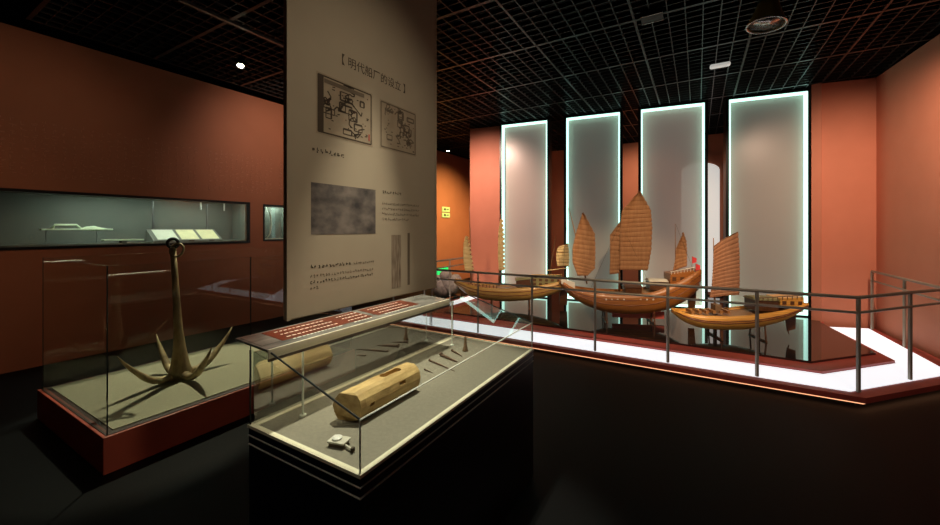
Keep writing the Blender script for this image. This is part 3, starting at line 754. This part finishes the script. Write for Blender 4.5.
# ------------------------------------------------------------ wall showcases
ws = empty('wall_showcase', tuple(WO), -AW, 'long black-framed wall showcase with greenish lit interior in the left red wall', 'display case')
D_ = .55
m = MB()
m.box(-D_-.02,-D_,t0,t1,z0,z1).box(-D_,-Tn-.001,t0,t0+.02,z0,z1).box(-D_,-Tn-.001,t1-.02,t1,z0,z1).box(-D_,-Tn-.001,t0,t1,z1-.02,z1)
m.build('lining', 'case_lining', ws)
MB().box(-D_,-Tn-.001,t0+.02,t1-.02,z0,z0+.05).build('shelf', 'case_lining', ws)
m = MB(); f = .035
m.box(-.05,.012,t0+.001,t1-.001,z0+.001,z0+f).box(-.05,.012,t0+.001,t1-.001,z1-f,z1-.001).box(-.05,.012,t0+.001,t0+f,z0+f,z1-f).box(-.05,.012,t1-f,t1-.001,z0+f,z1-f)
m.build('frame', 'black_metal', ws)
for k in range(3):
    a = t0+f+(t1-t0-2*f)*k/3; b_ = t0+f+(t1-t0-2*f)*(k+1)/3
    MB().box(-.03,-.024,a+.002,b_-.002,z0+f+.001,z1-f-.001).build('glass_pane', 'glass', ws)
for tt in (wl(138)-.0, wl(199)-.0):
    MB().box(-D_+.001,-D_+.012,tt+.35,tt+.37,z0+.06,z1-.03).build('back_seam', 'strip_metal', ws)
for a, b_ in ((5.7,6.6),(6.8,7.75)): MB().box(-.11,-.07,a,b_,z1-.026,z1-.0205).build('light_strip', 'led_case', ws)
for tt in (7.35, 7.72):
    MB().tube([(-.42,tt,z1-.02),(-.42,tt,z1-.15)], .012, 8).build('hanging_lamp', 'fixture_white', ws)

def onw(name, x, t, z, label, cat, group=None):
    p = WO+DW*t+Vector((CT*0,0,0)); nrm = Vector((DW.y,-DW.x,0)); q = p+nrm*x
    return empty(name, (q.x,q.y,z), -AW, label, cat, group)
# carved model on thin stand (px 52..105)
mo = onw('jade_ship_model', -.33, 5.83, z0+.075, 'pale green long model on thin legs in the left wall showcase', 'model')
MB().box(-.05,.05,-.33,.36,.155,.175).build('tray', 'jade_model', mo, bevel=.005)
m = MB(); m.tube([(0,-.22,.178),(0,-.20,.225),(0,.0,.225),(0,.04,.178)], .014, 8); m.build('handle_arch', 'jade_model', mo, smooth=True)
MB().tube([(0,.02,.165),(0,.10,.175),(0,.17,.18),(0,.24,.17),(0,.32,.165)], [.01,.03,.036,.022,.008], 10).build('carved_body', 'jade_model', mo, smooth=True)
for a in (-.28,.2):
    MB().tube([(0,a,-.025),(0,a,.155)], .004, 6).build('stand_leg', 'strip_metal', mo)
tb = onw('flat_tablet', -.22, 6.28, z0+.05, 'pale green flat tablet lying on the shelf right of the long model', 'tablet')
MB().box(-.05,.05,-.03,.03,0,.03).build('riser', 'case_lining', tb)
MB().box(-.06,.06,-.22,.22,.0305,.05).build('tablet_slab', 'jade_model', tb, bevel=.004)
tb['label'] = 'pale green flat tablet lying on the wall showcase shelf beside the long model'
# sloped document board with three documents
db = onw('document_board', -.30, 7.12, z0+.05, 'sloping pale stand with three documents at the right end of the wall showcase', 'document stand')
h0, h1 = .02, .19
MB().hexa([(-.16,-.50,0),(.12,-.50,0),(.12,.46,0),(-.16,.46,0)],[(-.16,-.50,h1),(.12,-.50,h0),(.12,.46,h0),(-.16,.46,h1)]).build('sloped_stand', 'case_lining', db)
for i, (a, b_, mt) in enumerate(((-.44,-.17,'paper_white'),(-.13,.12,'paper_yellow'),(.16,.42,'paper_yellow'))):
    def zz(x): return h1+(h0-h1)*(x+.16)/.28
    lb = ('white open document, left of three on the sloping stand','yellowish document in the middle of the sloping stand','yellowish document at the right end of the sloping stand')[i]
    dc = onw('document', -.30, 7.12, z0+.05, lb, 'document', 'documents on the sloping stand')
    q0, q1 = -.14, .10
    MB().hexa([(q0,a,zz(q0)+.001),(q1,a,zz(q1)+.001),(q1,b_,zz(q1)+.001),(q0,b_,zz(q0)+.001)],[(q0,a,zz(q0)+.006),(q1,a,zz(q1)+.006),(q1,b_,zz(q1)+.006),(q0,b_,zz(q0)+.006)]).build('page', mt, dc)
    lbm = MB().box(.121,.126,(a+b_)/2-.04,(a+b_)/2+.04,0,.02).build('caption_tag', 'ink', db)

# small right wall case with bow
w2 = empty('small_wall_showcase', tuple(WO), -AW, 'small square black-framed wall showcase beside the banner edge', 'display case')
m = MB(); m.box(-.32,-.30,s0,s1,y0,y1).box(-.30,-Tn-.001,s0,s0+.015,y0,y1).box(-.30,-Tn-.001,s1-.015,s1,y0,y1).box(-.30,-Tn-.001,s0,s1,y1-.015,y1).box(-.30,-Tn-.001,s0,s1,y0,y0+.015)
m.build('lining', 'case_lining', w2)
m = MB(); f = .03
m.box(-.05,.012,s0+.001,s1-.001,y0+.001,y0+f).box(-.05,.012,s0+.001,s1-.001,y1-f,y1-.001).box(-.05,.012,s0+.001,s0+f,y0+f,y1-f).box(-.05,.012,s1-f,s1-.001,y0+f,y1-f)
m.build('frame', 'black_metal', w2)
m = MB(); g = .02; f2 = f+g
m.box(-.04,-.03,s0+f,s1-f,y0+f,y0+f2).box(-.04,-.03,s0+f,s1-f,y1-f2,y1-f).box(-.04,-.03,s0+f,s0+f2,y0+f2,y1-f2).box(-.04,-.03,s1-f2,s1-f,y0+f2,y1-f2)
m.build('inner_trim', 'paper_white', w2)
MB().box(-.026,-.02,s0+f+.001,s1-f-.001,y0+f+.001,y1-f-.001).build('glass_pane', 'glass', w2)
MB().box(-.20,-.17,s0+.05,s1-.05,y1-.03,y1-.0155).build('light_strip', 'led_case', w2)
bw = onw('white_bow', -.15, s0+.2, y0+.016, 'white curved bow-like object standing in the small wall showcase', 'bow')
MB().tube([(0,-.06,0.0),(0,.02,.12),(0,.05,.30),(0,.03,.48),(0,-.04,.60)], [.008,.013,.015,.013,.008], 8).build('bow_limb', 'paper_white', bw, smooth=True)

# signs on the far wall
t_, z_ = wl(445.5,212.5)
sg = onw('wall_sign', .006, t_, z_, 'small yellow green double sign on the orange wall right of the banner', 'sign')
MB().box(0,.02,-.2,.2,.02,.17).build('upper_plate', 'sign_green', sg); MB().box(0,.02,-.2,.2,-.15,-.01).build('lower_plate', 'sign_green', sg)
for zc in (.095,-.08):
    m = MB(); m.box(.0205,.024,-.12,-.02,zc-.03,zc+.03).box(.0205,.024,.02,.13,zc-.012,zc+.012); m.build('pictogram', 'ink', sg)
t_, z_ = wl(442,272)
sg = onw('exit_sign', .006, t_, z_, 'small bright green low exit sign on the far left wall behind the grey sculpture', 'sign')
MB().box(0,.03,-.28,.28,-.12,.14).build('sign_body', 'exit_green', sg)

# ------------------------------------------------------------ ceiling things
def on_c(u, v, z): return at_z(u, v, z)
sp = empty('ceiling_spotlight', (-3.03,5.08,3.8), 0, 'small glowing spotlight on the dark ceiling left of the banner', 'spotlight')
def rod(a, b): return Vector(a), Vector(b)
dirA = Vector((-2.62,3.55,.3))-Vector((-3.03,5.08,3.8)); dirA.normalize()
q = dirA.to_track_quat('-Z','Y').to_matrix().to_4x4()
MB().lathe([(.03,.14),(.05,.12),(.055,0),(.045,0),(.04,.05),(.005,.05)], (0,0,0), 18, q).build('lamp_housing', 'black_metal', sp)
MB().lathe([(.038,.012),(.036,.004),(.002,.003)], (0,0,0), 16, q).build('lamp_lens', 'spot_on', sp)
MB().tube([(0,.03,.10),(0,.03,.21)], .008, 6).build('stem', 'black_metal', sp)
tr = empty('lighting_track', (-2.60,4.36,3.93), -TH, 'thin grey lighting track running across the dark ceiling left of the banner', 'lighting track')
MB().box(-.018,.018,-.6,.75,0,.03).build('track_rail', 'strip_metal', tr)
for a in (-.5,.6): MB().tube([(0,a,.03),(0,a,.09)], .005, 6).build('hanger', 'black_metal', tr)
p = on_c(448,151,3.8)
sp2 = empty('ceiling_spotlight', tuple(p), 0, 'tiny glowing spotlight above the orange wall just right of the banner', 'spotlight')
MB().lathe([(.03,.14),(.05,.12),(.055,0),(.045,0),(.04,.04),(.005,.04)], (0,0,0), 14).build('lamp_housing', 'black_metal', sp2)
MB().lathe([(.04,-.004),(.04,.0),(.002,.0)], (0,0,0), 12).build('lamp_lens', 'spot_on', sp2)
MB().tube([(0,0,.14),(0,0,.215)], .008, 6).build('stem', 'black_metal', sp2)
p = on_c(766,25,3.78)
dl = empty('dome_lamp', tuple(p), 0, 'large unlit dome lamp with pale rim hanging under the ceiling grid at upper right', 'lamp')
qd = Matrix.Rotation(math.radians(6),4,'Y')
MB().lathe([(.05,.27),(.085,.25),(.11,.16),(.165,.02),(.172,0),(.165,.0),(.105,.15),(.02,.20)], (0,0,0), 32, qd).build('shade', 'lamp_olive', dl, smooth=True)
MB().torus((0,0,0), .168, .010, qd, 40).build('rim', 'lamp_refl', dl, smooth=True)
MB().lathe([(.155,.012),(.100,.14),(.02,.16)], (0,0,0), 32, qd).build('reflector', 'lamp_refl', dl, smooth=True)
MB().lathe([(.03,.17),(.045,.10),(.03,.06),(.004,.05)], (0,0,0), 16, qd).build('bulb', 'fixture_white', dl, smooth=True)
p = on_c(720,67,3.972)
em = empty('emergency_light', tuple(p), -TH, 'small white rounded ceiling fixture under the grid above the light panels', 'ceiling light')
MB().box(-.125,.125,-.055,.055,0,.045).build('housing', 'fixture_lit', em, bevel=.02)
p = on_c(652,19,3.97)
sf = empty('ceiling_vent_box', tuple(p), -TH, 'dark box with two thin pale edges set in the ceiling grid', 'ceiling vent')
MB().box(-.11,.11,-.09,.09,.004,.04).build('box_body', 'black_metal', sf)
for a in (-.085,.085): MB().box(-.11,.11,a-.004,a+.004,0,.0035).build('pale_edge', 'lamp_refl', sf)

# ------------------------------------------------------------ lights
def aim(o, tgt): o.rotation_euler = (Vector(tgt)-o.location).to_track_quat('-Z','Y').to_euler()
def spot(loc, tgt, e, c, ang=40, blend=.6, r=.04):
    l = bpy.data.lights.new('spot','SPOT'); l.energy = e; l.color = c; l.spot_size = math.radians(ang); l.spot_blend = blend; l.shadow_soft_size = r
    o = bpy.data.objects.new('spot_light', l); col.objects.link(o); o.location = loc; aim(o, tgt); return o
def area(loc, tgt, e, c, sx, sy):
    l = bpy.data.lights.new('area','AREA'); l.energy = e; l.color = c; l.shape = 'RECTANGLE'; l.size = sx; l.size_y = sy
    o = bpy.data.objects.new('area_light', l); col.objects.link(o); o.location = loc; aim(o, tgt); return o
spot((-3.02,5.04,3.76), (-2.78,3.62,.3), 400, (1,.93,.66), 34, .35, .025)
WARM = (1,.72,.45)
# ships
spot((1.0,3.6,3.95), (.75,6.9,.9), 400, WARM, 36)
spot((2.0,2.6,3.95), (2.5,6.1,.9), 560, WARM, 40)
spot((3.2,2.4,3.95), (3.8,5.3,.6), 370, WARM, 34)
# wall washers
spot((4.3,3.4,3.9), (6.0,6.1,1.4), 420, (1,.66,.46), 80, 1)
spot((3.9,4.6,3.9), (5.9,5.4,1.6), 60, (1,.66,.46), 100, 1)
spot((-.7,6.9,3.9), (.35,8.9,2.0), 540, (1,.66,.52), 84, 1)
spot((1.0,10.0,3.9), (-.4,11.4,1.6), 1050, (1,.72,.28), 90, 1)
spot((4.0,8.7,3.9), (4.6,10.6,1.6), 170, (1,.66,.42), 110, 1)
spot((-2.2,5.9,3.9), (-3.9,7.4,2.7), 105, (1,.74,.58), 95, 1)
spot((-3.4,3.6,3.9), (-5.4,4.4,2.2), 22, (1,.72,.46), 100, 1)
# soft front fill without fixtures, added to brighten the platform edge and rails
spot((1.0,1.7,3.95), (1.8,5.0,.1), 130, (1,.74,.56), 62, 1, .15)
spot((2.6,1.2,3.95), (3.9,4.0,.1), 90, (1,.74,.56), 62, 1, .15)
# foreground case
spot((-.27,2.34,3.95), (-.24,2.02,.85), 540, (1,.92,.72), 34, .5, .03)
spot((-.9,.2,3.95), (-.50,1.65,.85), 42, (1,.90,.70), 24, .6, .03)
spot((.9,.9,3.9), (-.6,2.4,1.9), 85, (1,.86,.66), 56, 1, .1)
spot((-2.6,1.6,3.9), (-5.4,3.6,1.5), 60, (1,.62,.36), 48, 1, .1)

w = bpy.data.worlds.new('world'); sc.world = w; w.use_nodes = True
w.node_tree.nodes['Background'].inputs[0].default_value = (.5,.55,.6,1); w.node_tree.nodes['Background'].inputs[1].default_value = .004

# ------------------------------------------------------------ camera
cam = bpy.data.cameras.new('camera'); co = bpy.data.objects.new('camera', cam); col.objects.link(co)
co.location = (0,0,H); co.rotation_euler = (PI/2,0,0)
cam.sensor_width = 36; cam.lens = F/940*36; cam.shift_y = -(262.5-HY)/940; cam.clip_start = .02; cam.clip_end = 60
sc.camera = co
sc.view_settings.view_transform = 'Standard'; sc.view_settings.look = 'None'; sc.view_settings.gamma = 1; sc.view_settings.use_curve_mapping = False
sc.view_settings.exposure = 0.0
sc.cycles.max_bounces = 8; sc.cycles.transparent_max_bounces = 24; sc.cycles.sample_clamp_indirect = 4
